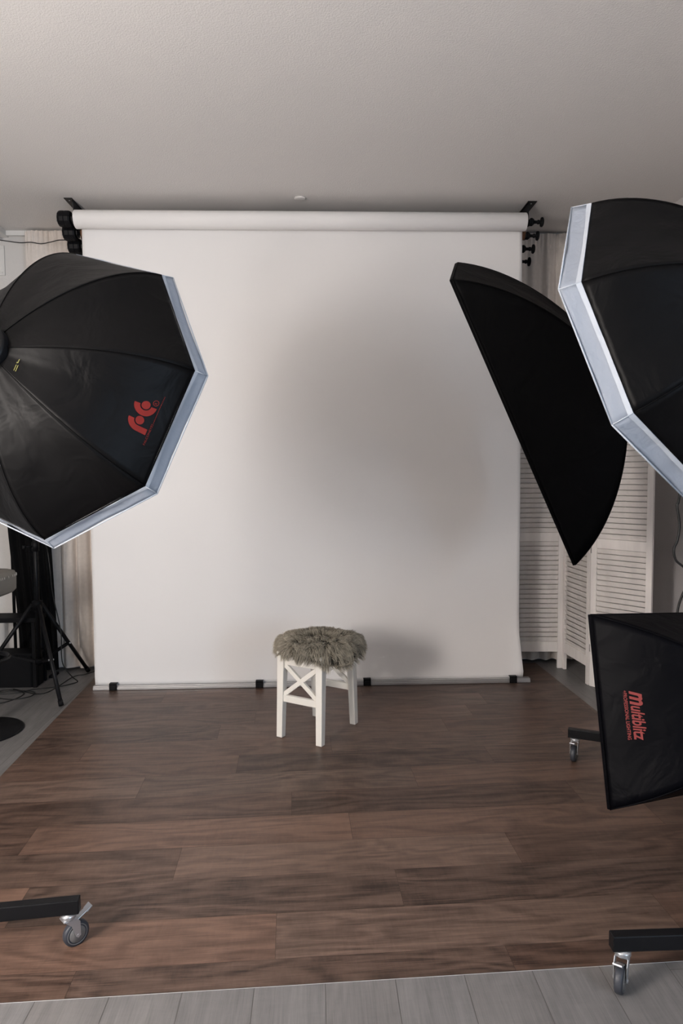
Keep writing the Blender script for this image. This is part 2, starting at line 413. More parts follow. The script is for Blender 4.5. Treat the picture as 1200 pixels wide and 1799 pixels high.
# the second roll shows its brown core end at the right edge
r2 = empty('brown_roll', (-.061, steps(1)[0], steps(1)[1])); tag(r2, 'brown roll whose end shows behind the top right corner of the white paper', 'roll')
MB().lathe([(.018, -1.37), (.026, -1.37), (.026, 1.384), (.018, 1.384), (.018, -1.37)], alongx((0, 0, 0)), 24).build('tube', M_card, r2)
names = ['topmost', 'second from the top', 'third from the top', 'lowest']
for i in range(4):
    y, z = steps(i); ax = empty('roller_axle', (-.061, y, z))
    tag(ax, 'black roller axle with chain gear and brake knob, %s of the four' % names[i], 'roller axle', 'roller axles')
    MB().tube([(-1.40, 0, 0), (1.42, 0, 0)], .008, 10).build('axle_rod', M_blackmat, ax)
    # chain gear housing, left end
    g = MB(); R0 = .048
    g.lathe([(0, -.040), (R0 - .010, -.040), (R0 - .004, -.036), (R0, -.024), (R0, -.002), (R0 - .003, 0), (R0, .002), (R0, .026), (R0 - .006, .036), (0, .036)], alongx((-1.437, 0, .002)), 12, smooth=False)
    hg = g.build('chain_gear', M_plastic, ax, .002)
    for k in range(4):
        a = k * PI / 2 + .6; MB().lathe([(0, 0), (.004, 0), (.004, .003), (0, .003)], alongx((-1.480, .034 * math.cos(a), .034 * math.sin(a))), 8).build('screw', M_zinc, hg)
    MB().tube([(-1.400, 0, 0), (-1.376, 0, 0)], .0065, 10).build('chrome_pin', M_chrome, ax)
    # brake knob, right end
    kx = 1.388
    MB().lathe([(0, 0), (.017, 0), (.024, .006), (.024, .016), (.016, .026), (.010, .030), (.009, .048), (.013, .050), (.013, .060), (.009, .063), (.016, .070), (.028, .072), (.029, .080), (.024, .084), (0, .084)],
               alongx((kx, 0, 0)), 24).build('brake_knob', M_blackmat, ax)

def bracket(name, X, side, label):
    b = empty(name, (X, 4.36, H)); tag(b, label, 'bracket', None)
    fx0, fx1 = (-.045, .004) if side < 0 else (-.012, .044)
    f = MB().box((fx0, -.15, -.0045), (fx1, .20, -.0002)).build('ceiling_flange', M_black, b, .001)
    for yy in (-.12, -.02, .1): MB().lathe([(0, 0), (.005, 0), (.003, -.003), (0, -.003)], Matrix.Translation(((fx0 + fx1) / 2, yy, -.0045)), 10).build('screw', M_zinc, f)
    # hanging plate with a hook for every axle
    poly = [(-.13, 0), (.19, 0)]
    for i in reversed(range(4)):
        y, z = steps(i); y -= 4.36; z -= H
        poly += [(y + .03, z + .012), (y + .022, z - .022), (y - .008, z - .028), (y - .032, z - .018), (y - .036, z + .004), (y - .026, z + .004), (y - .022, z - .006), (y - .011, z - .012), (y + .002, z - .010)]
        if i: poly += [(y + .006, z + .014)]
    poly += [(-.118, -.06), (-.13, -.02)]
    Mx = Matrix(((0, 0, 1, 0), (1, 0, 0, 0), (0, 1, 0, 0), (0, 0, 0, 1)))
    MB().prism(poly, -.0025, .0025, Mx).build('hook_plate', M_black, b)
    for i in range(4):
        y, z = steps(i)
        MB().lathe([(.008, -.006), (.015, -.006), (.015, .006), (.008, .006)], Mx @ Matrix.Translation((y - 4.36, z - H, 0)), 16).build('bearing', M_plastic, b)
bracket('ceiling_bracket', -1.452, -1, 'black ceiling bracket holding the left ends of the backdrop rollers')
bracket('ceiling_bracket', 1.322, 1, 'black ceiling bracket holding the right ends of the backdrop rollers')

bar = MB(); bar.box((-1.428, 4.262, .004), (1.368, 4.300, .030)); bar.box((-1.428, 4.256, .004), (1.368, 4.262, .020))
thing_mesh(bar, 'floor_bar', M_alu, 'long aluminium bar on the floor holding down the bottom of the white paper', 'bar', .0015, origin=(-.03, 4.28, .004))
for n_, xx in (('leftmost of the four', -1.30), ('just left of the stool', -.378), ('just right of the stool', .31), ('at the right end', 1.255)):
    c = empty('spring_clip', (xx, 4.262, .004)); tag(c, 'black clip on the aluminium floor bar, ' + n_, 'clip', 'black clips on the floor bar')
    MB().box((-.024, -.012, 0), (.024, -.0066, .044)).box((-.024, -.0066, .0395), (.024, .02, .044)).build('clip_body', M_plastic, c, .0015)
    MB().box((-.016, -.0155, .006), (.016, -.012, .030)).build('clip_lever', M_black, c, .001)

# ------------------------------------------------------------------ stool
stool = empty('stool', (-.005, 3.535, .0030), math.atan2(.843, .538)); tag(stool, 'white wooden stool with crossed braces standing on the brown floor', 'stool')
def legpt(a, b, z):  # leg centre: splay along the long side
    k = z / .43
    return V((a * (.172 - .020 * k), b * (.121 - .004 * k), z))
for a in (-1, 1):
    for b in (-1, 1):
        MB().beam(legpt(a, b, 0), legpt(a, b, .43), .034, .034, up=(0, 1, 0), w2=.044, h2=.040).build('leg', M_stool, stool, .0025)
for a in (-1, 1):     # short ends: X brace, stretcher, apron
    p = lambda b, z: legpt(a, b, z)
    MB().beam(p(-1, .205), p(1, .205), .020, .036).build('stretcher', M_stool, stool, .002)
    x_ = MB(); e = V((0, .016, 0))
    x_.beam(p(-1, .222) + e * .9, p(1, .383) - e * .9, .016, .024); x_.beam(p(-1, .383) + e * .9, p(1, .222) - e * .9, .0155, .024)
    x_.build('cross_brace', M_stool, stool, .0015)
    MB().beam(p(-1, .405), p(1, .405), .018, .05).build('apron', M_stool, stool, .0015)
for b in (-1, 1):
    MB().beam(legpt(-1, b, .405), legpt(1, b, .405), .018, .05).build('apron', M_stool, stool, .0015)
MB().box((-.182, -.136, .430), (.182, .136, .450)).build('seat', M_stool, stool, .006, seg=3)

# sheepskin
sk = empty('sheepskin', (0.003, 3.52, .4535)); tag(sk, 'taupe long-haired sheepskin pad lying over the seat of the white stool', 'sheepskin')
rnd = random.Random(5); YAW = -.1
def skin_r(a):  # outline radius
    return .187 + .010 * math.cos(2 * (a - .2)) + .007 * math.sin(3 * a + 1) + .005 * math.sin(5 * a)
def skin_pt(a, q):
    """q 0 centre .. 1 rim, rim drapes down; front-right lobe hangs lower"""
    r = skin_r(a) * math.sin(min(q, 1) * PI / 2) ** .95 * 1.07
    lobe = max(0, math.cos(a + .95)) ** 4
    z = .045 + .010 * math.cos(q * PI / 2) + .006 * noise.noise(V((math.cos(a) * q * 2, math.sin(a) * q * 2, 1)))
    z -= (.044 + .062 * lobe) * max(0, (q - .55) / .45) ** 2
    return V((r * math.cos(a), r * math.sin(a), z))
vs = [skin_pt(0, 0)]; fs = []; na, nq = 48, 12
for j in range(1, nq + 1):
    for i in range(na): vs.append(skin_pt(2 * PI * i / na, j / nq))
for i in range(na): fs.append((0, 1 + i, 1 + (i + 1) % na))
for j in range(nq - 1):
    for i in range(na): a = 1 + j * na; fs.append((a + i, a + na + i, a + na + (i + 1) % na, a + (i + 1) % na))
nb = len(vs)
for i in range(na): q = skin_pt(2 * PI * i / na, 1); vs.append((q.x * .9, q.y * .9, min(q.z, .0) if False else max(q.z - .008, -.045)))
for i in range(na): a = 1 + (nq - 1) * na; fs.append((a + i, nb + i, nb + (i + 1) % na, a + (i + 1) % na))
hide = MB().add(vs, fs, True).build('hide', M_hide, sk)
clumps = []
for k in range(420):
    a = rnd.uniform(0, 2 * PI); q = math.sqrt(rnd.random()) * 1.0
    p = skin_pt(a, q)
    rad = V((math.cos(a), math.sin(a), 0))
    sw = noise.noise(V((p.x * 11, p.y * 11, 4))) * 2.2
    flow = (rad * (.30 + 1.0 * q) + V((-rad.y, rad.x, 0)) * sw * .55 + V((rnd.uniform(-.35, .35), rnd.uniform(-.35, .35), 0)))
    up = max(-.9, .80 - 1.55 * q ** 3)
    d = (flow + V((0, 0, up))).normalized()
    clumps.append((p, d, rnd.uniform(.030, .046) * (1 + .15 * q), rnd.random()))
fv, ff, tone = [], [], []
for k in range(23000):
    c = rnd.choice(clumps) if False else clumps[k % len(clumps)]
    p0, d, L_, ct = c
    off = V((rnd.gauss(0, .011), rnd.gauss(0, .011), 0))
    b = p0 + off
    a = math.atan2(b.y, b.x); rr = math.hypot(b.x, b.y); q = min(1, rr / (skin_r(a) * 1.07))
    q = min(1, math.asin(min(1, q)) / (PI / 2)); b = skin_pt(a, q)
    dd = (d + V((rnd.uniform(-.28, .28), rnd.uniform(-.28, .28), rnd.uniform(-.2, .2)))).normalized(); L1 = L_ * rnd.uniform(.65, 1.12)
    tip = (p0 + d * L_) * .5 + (b + dd * L1) * .5 + V((0, 0, -.007 - .010 * q))
    mid = b + dd * L1 * .55 + V((0, 0, .004))
    side = dd.cross(V((rnd.uniform(-1, 1), rnd.uniform(-1, 1), .3))).normalized() * rnd.uniform(.0007, .0013)
    n = len(fv); t0 = .55 * ct + .45 * rnd.random()
    pts = [b, b.lerp(mid, .6), mid.lerp(tip, .35) + dd * .002, tip]
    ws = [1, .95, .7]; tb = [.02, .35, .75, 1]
    for i in range(3): fv += [tuple(pts[i] - side * ws[i]), tuple(pts[i] + side * ws[i])]
    fv.append(tuple(pts[3]))
    ff += [(n, n + 1, n + 3, n + 2), (n + 2, n + 3, n + 5, n + 4), (n + 4, n + 5, n + 6)]
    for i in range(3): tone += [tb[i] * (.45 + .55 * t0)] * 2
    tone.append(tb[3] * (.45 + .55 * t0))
me = bpy.data.meshes.new('fur'); me.from_pydata(fv, [], ff); me.materials.append(M_fur)
ca = me.color_attributes.new('tone', 'FLOAT_COLOR', 'POINT')
for i, t in enumerate(tone): ca.data[i].color = (t, t, t, 1)
fo = bpy.data.objects.new('fur', me); COL.objects.link(fo); fo.parent = sk

# ------------------------------------------------------------------ softboxes
def frame(c, az, el, ro=0):
    n = V((math.sin(az) * math.cos(el), math.cos(az) * math.cos(el), math.sin(el)))
    r = n.cross(V((0, 0, 1))).normalized(); u = r.cross(n)
    r2 = r * math.cos(ro) + u * math.sin(ro); u2 = u * math.cos(ro) - r * math.sin(ro)
    # local x = r, local y = u, local z = -n (backwards)
    M = Matrix((r2, u2, -n)).transposed().to_4x4(); M.translation = c
    return M
class Shell:
    def __init__(s, front, ring, depth, mix, sag=.012, wr=.004, seed=0, pw=1.0):
        s.F = [V((x, y, 0)) for x, y in front]; s.G = [V((x, y, 0)) for x, y in ring]; s.D = depth; s.mix = mix; s.sag = sag; s.wr = wr; s.seed = seed; s.pw = pw
    def rib(s, i, t):
        i %= len(s.F)
        a = s.mix * math.cos(t * PI / 2) + (1 - s.mix) * (1 - t); z = s.D * (s.mix * math.sin(t * PI / 2) + (1 - s.mix) * t)
        p = s.G[i] + (s.F[i] - s.G[i]) * a; p.z = z; return p
    def pt(s, i, u, t):
        p = s.rib(i, t).lerp(s.rib(i + 1, t), u)
        w = math.sin(PI * u) * (1 - math.exp(-3.5 * t)) * (1 - t) ** .4
        inn = V((-p.x, -p.y, -.3 * s.D)).normalized()
        p = p + inn * s.sag * w
        q = V((p.x * 4, p.y * 4, p.z * 4 + s.seed))
        rad = noise.noise(V((u * 3.0 + i * 7, t * .9, s.seed)))            # folds running from the ring to the rim
        p += inn * w * s.wr * (noise.noise(q) * 1.2 + rad * 1.6 + .5 * noise.noise(q * 3))
        return p
    def nrm(s, i, u, t, e=1e-3):
        a = s.pt(i, u + e, t) - s.pt(i, u - e, t); b = s.pt(i, u, min(1, t + e)) - s.pt(i, u, t - e)
        n = a.cross(b).normalized(); p = s.pt(i, u, t)
        if n.dot(V((p.x, p.y, .2))) < 0: n = -n
        return n
    def build(s, mat, parent, nu=18, nt=28):
        m = MB(); n = len(s.F)
        for i in range(n):
            vs = [s.pt(i, k / nu, j / nt) for j in range(nt + 1) for k in range(nu + 1)]
            fs = [(j * (nu + 1) + k, j * (nu + 1) + k + 1, (j + 1) * (nu + 1) + k + 1, (j + 1) * (nu + 1) + k) for j in range(nt) for k in range(nu)]
            m.add(vs, fs, True)
        o = m.build('fabric_shell', mat, parent)
        md = o.modifiers.new('t', 'SOLIDIFY'); md.thickness = .0012; md.offset = -1
        return o
    def seams(s, mat, parent, r=.0028):
        m = MB()
        for i in range(len(s.F)): m.tube([s.rib(i, j / 20) * 1.0 for j in range(21)], r, 6)
        return m.build('seam_piping', mat, parent)
    def decal(s, i, u0, t0, ang, polys, mat, parent, name, off=.0016):
        """polys: 2D outlines (triangulated meshes) in metres around (u0, t0); x axis turned by ang from the rim direction"""
        e = 1e-3
        du = (s.pt(i, u0 + e, t0) - s.pt(i, u0 - e, t0)) / (2 * e); dt = (s.pt(i, u0, t0 + e) - s.pt(i, u0, t0 - e)) / (2 * e)
        lu = du.length; eu = du / lu; n = eu.cross(dt).normalized(); ev = n.cross(eu); 
        ca_, sa_ = math.cos(ang), math.sin(ang); out = []
        for verts, faces in polys:
            vs = []
            for x, y in verts:
                a = x * ca_ - y * sa_; b = x * sa_ + y * ca_
                tt_ = b / dt.dot(ev); uu = (a - tt_ * dt.dot(eu)) / lu
                u, t = u0 + uu, t0 + tt_
                vs.append(s.pt(i, u, t) + s.nrm(i, u, t) * off)
            out.append((vs, faces))
        m = MB()
        for vs, fs_ in out: m.add(vs, fs_)
        return m.build(name, mat, parent)
def ring_pts(n, r, ph): return [(r * math.cos(ph + 2 * PI * k / n), r * math.sin(ph + 2 * PI * k / n)) for k in range(n)]
def annulus(cx, cy, r0, r1, a0, a1, n=20):
    vs, fs = [], []
    for k in range(n + 1):
        a = a0 + (a1 - a0) * k / n
        vs += [(cx + r0 * math.cos(a), cy + r0 * math.sin(a)), (cx + r1 * math.cos(a), cy + r1 * math.sin(a))]
        if k < n: fs.append((2 * k, 2 * k + 1, 2 * k + 3, 2 * k + 2))
    return vs, fs
def rect(x0, y0, x1, y1, n=1):
    vs, fs = [], []
    for k in range(n + 1):
        f = k / n; vs += [(x0 + (x1 - x0) * f, y0), (x0 + (x1 - x0) * f, y1)]
        if k < n: fs.append((2 * k, 2 * k + 2, 2 * k + 3, 2 * k + 1))
    return vs, fs
def text_poly(txt, size, width=None, shear=0, bold=0, sx=1):
    cu = bpy.data.curves.new('t', 'FONT'); cu.body = txt; cu.size = size; cu.shear = shear; cu.offset = bold; cu.resolution_u = 3; cu.fill_mode = 'FRONT' if hasattr(cu, 'fill_mode') else cu.fill_mode
    o = bpy.data.objects.new('t', cu); COL.objects.link(o); bpy.context.view_layer.update()
    me = bpy.data.meshes.new_from_object(o.evaluated_get(bpy.context.evaluated_depsgraph_get()))
    vs = [(v.co.x, v.co.y) for v in me.vertices]; fs = [tuple(p.vertices) for p in me.polygons]
    bpy.data.objects.remove(o); bpy.data.curves.remove(cu); bpy.data.meshes.remove(me)
    x0 = min(v[0] for v in vs); x1 = max(v[0] for v in vs); k = (width / (x1 - x0)) if width else sx
    return [((x - x0) * k, y) for x, y in vs], fs

def octabox(name, label, c, az, el, ro, R, L, fl, D, mix, rr=.060, seed=1):
    M = frame(c, az, el, ro); o = empty(name, mat=M); tag(o, label, 'softbox')
    s = Shell(ring_pts(8, R, 0), ring_pts(8, rr, 0), D, mix, sag=.020, wr=.006, seed=seed)
    sh = s.build(M_fab, o); s.seams(M_fab, sh, .0014)
    # white recessed lip in front of the shell: hem band, then thin cloth
    m = MB(); h = MB()
    F = ring_pts(8, R, 0); O = ring_pts(8, R + fl, 0)
    for i in range(8):
        a, b = V((*F[i], 0)), V((*F[(i + 1) % 8], 0)); a2, b2 = V((*O[i], -L)), V((*O[(i + 1) % 8], -L)); n = 16
        P = lambda u, t: a.lerp(b, u).lerp(a2.lerp(b2, u), t) - V((a.x + b.x, a.y + b.y, 0)).normalized() * (.006 * math.sin(PI * u) * math.sin(PI * t) + .004 * t * math.sin(PI * u) + .004 * noise.noise(V((u * 5 + i * 3, t * 2, seed))) * math.sin(PI * u))
        vs = [P(k / n, j / 5) for j in range(6) for k in range(n + 1)]
        m.add(vs, [(j * (n + 1) + k, j * (n + 1) + k + 1, (j + 1) * (n + 1) + k + 1, (j + 1) * (n + 1) + k) for j in range(5) for k in range(n)], True)
        no = V((a.x + b.x, a.y + b.y, 0)).normalized() * .0015
        vs = [P(k / n, j / 4 * .24) * 1.0 + no for j in range(5) for k in range(n + 1)]
        h.add(vs, [(j * (n + 1) + k, j * (n + 1) + k + 1, (j + 1) * (n + 1) + k + 1, (j + 1) * (n + 1) + k) for j in range(4) for k in range(n)], True)
        h.tube([a2, b2], .0022, 6); h.tube([a, a2], .0016, 6)
    lip = m.build('white_lip', M_lip, o); tag(lip, 'white nylon lip around the front edge'); lip.modifiers.new('t', 'SOLIDIFY').thickness = .001
    h.build('hem_band', M_hem, lip)
    d = MB(); d.add([(x * .995, y * .995, .004) for x, y in F], [tuple(range(8))]); d.build('front_diffuser', M_diff, o)
    mountings(o, D, rr)
    return o, s
def mountings(o, D, rr):
    MB().lathe([(rr * .75, -.02), (rr + .003, -.02), (rr + .004, -.01), (rr + .004, .010), (rr + .002, .018), (rr * .75, .018), (rr * .75, -.02)], Matrix.Translation((0, 0, D)), 32).build('speed_ring', M_black, o)
    h = MB().lathe([(0, .015), (rr * .76, .015), (rr * .8, .03), (rr * .8, .26), (rr * .7, .275), (0, .275)], Matrix.Translation((0, 0, D)), 28).build('flash_head', M_plastic, o)
    MB().lathe([(0, .275), (.02, .275), (.02, .283), (0, .283)], Matrix.Translation((.02, .01, D)), 16).build('dial', M_hub, h)

# left octagonal softbox (seen from behind)
oL, sL = octabox('octagonal_softbox', 'black octagonal softbox with white rim and red emblem, at the left of the backdrop',
                 (-.753, 2.049, 1.624), .373, -.275, .076, .45, .04, .017, .27, .62, seed=1)
# right octagonal softbox
oR, sR = octabox('octagonal_softbox', 'black octagonal softbox with white rim cut off by the right edge, nearest on the right',
                 (1.013, 1.907, 1.735), -.674, -.329, -.237, .45, .05, .022, .30, .62, seed=4)

def rectbox(name, label, c, az, el, ro, w, h, D, mix, mat, rr=.07, seed=1, sag=.012, wr=.005):
    M = frame(c, az, el, ro); o = empty(name, mat=M); tag(o, label, 'softbox')
    F = [(w / 2, -h / 2), (w / 2, h / 2), (-w / 2, h / 2), (-w / 2, -h / 2)]
    G = [(x / abs(x) * rr * .7, y / abs(y) * rr * .7) for x, y in F]
    s = Shell(F, G, D, mix, sag=sag, wr=wr, seed=seed)
    sh = s.build(mat, o, 20, 36); s.seams(mat, sh, .0022)
    m = MB()
    m.tube([(x, y, 0) for x, y in F], .0032, 8, closed=True); m.build('rim_rod', mat, o)
    m = MB()
    for i in range(4):
        a, b = F[i], F[(i + 1) % 4]
        m.add([(a[0], a[1], 0), (b[0], b[1], 0), (b[0], b[1], -.012), (a[0], a[1], -.012)], [(0, 1, 2, 3)])
    m.build('front_lip', mat, o).modifiers.new('t', 'SOLIDIFY').thickness = .0015
    MB().add([(x * .98, y * .98, .004) for x, y in F], [(0, 1, 2, 3)]).build('front_diffuser', M_diff, o)
    mountings(o, D, rr)
    return o, s
oS, sS = rectbox('strip_softbox', 'tall narrow black strip softbox tilted in front of the folding screen', (.884, 2.936, 1.590), -1.113, -.329,   .514, .30, 1.40, .435, .50, M_fab2, seed=8, wr=.006)
oM, sM = rectbox('rectangular_softbox', 'low black rectangular softbox with red lettering at the lower right', (1.259, 2.26, .575), -.463, -.23, -.094, .80, .60, .36, .45, M_fab3, seed=12, sag=.006)

# emblem on the left softbox
U_ = 1 / 12 / 610
def emblem(s, i, u0, t0, ang, sc):
    k = sc / 12
    polys = [annulus(0, 0, 0, 90 * k, 0, 2 * PI, 28), annulus(0, 0, 115 * k, 235 * k, PI / 2, PI, 14), rect(-235 * k, 0, -115 * k, -222 * k, 6),
             annulus(343 * k, 0, 0, 90 * k, 0, 2 * PI, 28), annulus(343 * k, 0, 115 * k, 235 * k, PI / 2, 3 * PI / 2, 26),
             annulus(448 * k, -173 * k, 50 * k, 62 * k, 0, 2 * PI, 24)]
    vs, fs = text_poly('R', 78 * k); polys.append(([(x + 424 * k, y - 200 * k) for x, y in vs], fs))
    vs, fs = text_poly('FALCONEYES', 66 * k, width=450 * k); polys.append(([(x - 420 * k, y - 300 * k) for x, y in vs], fs))
    # fine line of print, too small to read
    r_ = random.Random(2); x = 48
    while x < 630:
        w_ = r_.uniform(8, 20); polys.append(rect(x * k, -293 * k, min(x + w_, 632) * k, -279 * k)); x += w_ + r_.uniform(5, 12)
    return s.decal(i, u0, t0, ang, polys, M_red, oL, 'printed_emblem')
EMB = (7, .447, .20, 0.0, 1 / 655)
LOG = (2, .53, .205, 0.0, .92)
emblem(sL, *EMB)
polys = []
k = LOG[4]
vs, fs = text_poly('m', .066 * k, width=.046 * k, shear=.22, bold=.0022 * k); polys.append(([(x - .080 * k, y * 1.18 - .012 * k) for x, y in vs], fs))
vs, fs = text_poly('ultiblitz', .057 * k, width=.112 * k, shear=.22, bold=.0013 * k); polys.append(([(x - .032 * k, y - .012 * k) for x, y in vs], fs))
vs, fs = text_poly('+PROFESSIONAL LIGHTING', .0165 * k, width=.156 * k, bold=.0003 * k); polys.append(([(x - .080 * k, y - .033 * k) for x, y in vs], fs))
sM.decal(LOG[0], LOG[1], LOG[2], LOG[3], polys, M_red2, oM, 'printed_lettering')
# small yellow print beside the speed ring of the left softbox
polys = [rect(-.018, .002, -.001, .004), rect(-.018, -.003, -.001, -.001), rect(.004, 0, .016, .0025), rect(.003, .0025, .007, .005)]
YLW = (7, .40, .90, 0.0)
sL.decal(*YLW, polys, M_yel, oL, 'yellow_print')

# ------------------------------------------------------------------ wheeled stands
def caster(parent, x, y, zt, rot, brake=1, R=.0375, base=0):
    c = empty('caster', (x, y, 0), rot); c.parent = parent
    X90 = Matrix.Rotation(PI / 2, 4, 'X')
    off = .020   # trail
    w = MB().lathe([(.010, -.011), (R - .006, -.011), (R - .0015, -.009), (R, -.005), (R, .005), (R - .0015, .009), (R - .006, .011), (.010, .011)], Matrix.Translation((off, 0, base + R)) @ X90, 36).build('wheel', M_rubber, c)
    h = MB()
    for sgn in (-1, 1):
        h.lathe([(0, sgn * .0115), (R * .62, sgn * .0125), (R * .64, sgn * .0110)], Matrix.Translation((off, 0, base + R)) @ X90, 28)
        h.lathe([(R * .72, sgn * .0112), (R * .76, sgn * .0124), (R * .80, sgn * .0112)], Matrix.Translation((off, 0, base + R)) @ X90, 28)
    h.build('wheel_cover', M_hub, w)
    f = MB(); zt_ = zt - .010
    for sgn in (-1, 1):
        poly = [(-.018, zt_ - .006), (.016, zt_ - .006), (.027, zt_ - .020), (off + .008, base + R - .002), (off, base + R - .008), (off - .007, base + R - .002), (.002, zt_ - .026)]
        Mx = Matrix(((1, 0, 0, 0), (0, 0, 1, sgn * .0165), (0, 1, 0, 0), (0, 0, 0, 1)))
        f.prism(poly, -.0012, .0012, Mx)
    f.box((-.020, -.0165, zt_ - .008), (.014, .0165, zt_ - .004))
    f.build('fork', M_zinc, c, .0008)
    MB().lathe([(0, zt_ - .006), (.019, zt_ - .006), (.0215, zt_ - .002), (.020, zt_ + .001), (.0215, zt_ + .004), (.019, zt_ + .008), (.006, zt_ + .010), (.006, zt + .003)], Matrix(), 28).build('swivel_head', M_zinc, c)
    MB().tube([(off, -.019, base + R), (off, .019, base + R)], .0045, 10).build('axle_bolt', M_zinc, c)
    if brake:
        b = MB(); b.beam((.018, 0, zt_ - .020), (.052, 0, zt_ - .004), .020, .003); b.beam((.050, 0, zt_ - .006), (.066, 0, zt_ + .006), .024, .005)
        b.build('brake_lever', M_zinc, c, .001)
def wheeled_stand(label, centre, end, colh, armto, bar_z=(.107, .150), caster_rot=0, base=0, wheel=None, others=(2.0944, -2.0944), leg2=None):
    cx, cy = centre; o = empty('wheeled_stand', (cx, cy, 0)); tag(o, label, 'light stand')
    d = V((end[0] - cx, end[1] - cy, 0)); Lb = d.length; a0 = math.atan2(d.y, d.x)
    for k, da in enumerate((0,) + tuple(others)):
        Lk = Lb if k == 0 else (leg2 or Lb); a = a0 + da; u = V((math.cos(a), math.sin(a), 0))
        leg = MB().beam(V((0, 0, sum(bar_z) / 2)), u * Lk + V((0, 0, sum(bar_z) / 2)), .030, bar_z[1] - bar_z[0]).build('leg', M_black, o, .003)
        p = u * (Lk - .032)
        caster(o, p.x, p.y, bar_z[0], caster_rot if k == 0 else a + 2.2, 1 if k == 0 else 0, base=base)
    MB().tube([(0, 0, .10), (0, 0, colh)], .024, 20).build('column', M_black, o)
    MB().lathe([(.024, .15), (.036, .15), (.036, .21), (.024, .22)], Matrix(), 20).build('collar', M_plastic, o)
    for at in armto:
        q = V(at) - V((cx, cy, 0)); z0 = min(q.z, colh - .05)
        MB().tube([(0, 0, z0), q], .016, 14).build('arm', M_black, o)
        MB().lathe([(.024, z0 - .035), (.040, z0 - .035), (.040, z0 + .035), (.024, z0 + .035)], Matrix(), 16).build('arm_clamp', M_plastic, o)
    return o
def backof(o, d): return o.matrix_world @ V((0, 0, d))
bpy.context.view_layer.update()
def beside(o, d, centre, r=.058):
    """point on the outside of the flash head, on the side of the column"""
    p = backof(o, d); ax = (o.matrix_world.to_3x3() @ V((0, 0, 1))).normalized()
    q = V((centre[0], centre[1], p.z)) - p; q -= ax * q.dot(ax); return p + q.normalized() * r
wheeled_stand('black wheeled stand whose leg and caster show at the lower left', (-1.32, 1.850), (-.700, 1.920), 1.95, [beside(oL, .27 + .16, (-1.32, 1.85))], caster_rot=.75)
wheeled_stand('black wheeled stand whose leg and caster show at the lower right corner', (1.40, 1.697), (.768, 1.697), 2.05, [beside(oR, .30 + .16, (1.40, 1.697)), beside(oM, .36 + .1, (1.40, 1.697))], caster_rot=-2.2, base=.0)
wheeled_stand('black wheeled stand whose caster shows left of the low softbox with red lettering', (1.70, 2.868), (1.185, 3.115), 2.05, [beside(oS, .42 + .16, (1.70, 2.868))], caster_rot=-2.15, base=.0)

# ------------------------------------------------------------------ folding screen
fsn = empty('folding_screen', (1.70, 4.56, 0)); tag(fsn, 'whitewashed wooden folding screen with louvred panels to the right of the paper', 'folding screen')
pts = [(.955, 4.70), (1.325, 4.600), (1.697, 4.580), (1.728, 4.190), (1.972, 3.885)]
HT = 1.66
for i in range(4):
    a, b = V((*pts[i], 0)), V((*pts[i + 1], 0)); d = (b - a); Lw = d.length; ang = math.atan2(d.y, d.x)
    leaf_M = Matrix.Translation(a - V((1.70, 4.56, 0))) @ Matrix.Rotation(ang, 4, 'Z')
    g = .003
    m = MB(); st = .040; th = .020
    m.box((g, -th / 2, 0), (st, th / 2, HT), M=leaf_M); m.box((Lw - st, -th / 2, 0), (Lw - g, th / 2, HT), M=leaf_M)
    for z0, z1 in ((.115, .185), (.885, .945), (HT - .07, HT - .01)): m.box((st, -th / 2 + .002, z0), (Lw - st, th / 2 - .002, z1), M=leaf_M)
    leaf = m.build('panel_frame', M_screen, fsn, .0015)
    sl = MB()
    for z0, z1 in ((.185, .885), (.945, HT - .07)):
        n = round((z1 - z0) / .0333); pit = (z1 - z0) / n
        for k in range(n):
            zc = z0 + (k + .5) * pit
            Mx = leaf_M @ Matrix.Translation((0, 0, zc)) @ Matrix.Rotation(.40, 4, 'X')
            sl.box((st - .002, -.0022, -.0158), (Lw - st + .002, .0022, .0158), M=Mx)
    sl.build('louvres', M_screen, leaf)
    if i < 3:
        for z in (.22, .85, 1.45):
            MB().box((b.x - 1.70 - .004, b.y - 4.56 - .012, z), (b.x - 1.70 + .006, b.y - 4.56 + .002, z + .045)).build('hinge', M_blackmat, fsn)

# ------------------------------------------------------------------ left corner
tc = V((-1.772, 4.30, 0)); tri = empty('tripod_stand', tuple(tc)); tag(tri, 'black tripod light stand in front of the left curtain', 'light stand')
HZ = .55; feet = [V((-1.516, 3.967, .012)) - tc, V((-1.590, 4.665, .012)) - tc, V((-2.185, 4.27, .012)) - tc]
MB().tube([(0, 0, .16), (0, 0, 1.20)], .0145, 14).build('column', M_black, tri)
MB().tube([(0, 0, 1.15), (0, 0, 1.75)], .011, 14).build('upper_column', M_black, tri)
MB().lathe([(.0145, HZ - .03), (.030, HZ - .03), (.032, HZ + .02), (.0145, HZ + .03)], Matrix(), 20).build('leg_collar', M_plastic, tri)
MB().lathe([(.0145, .17), (.024, .17), (.024, .205), (.0145, .205)], Matrix(), 20).build('brace_collar', M_plastic, tri)
for z in (.92, 1.16):
    kc = MB().lathe([(.0145, z - .03), (.022, z - .03), (.022, z + .025), (.0145, z + .03)], Matrix(), 18).build('clamp', M_plastic, tri)
    MB().tube([(-.015, -.012, z), (-.050, -.040, z)], .006, 8).tube([(-.046, -.037, z), (-.058, -.046, z)], .012, 10).build('clamp_knob', M_plastic, kc)
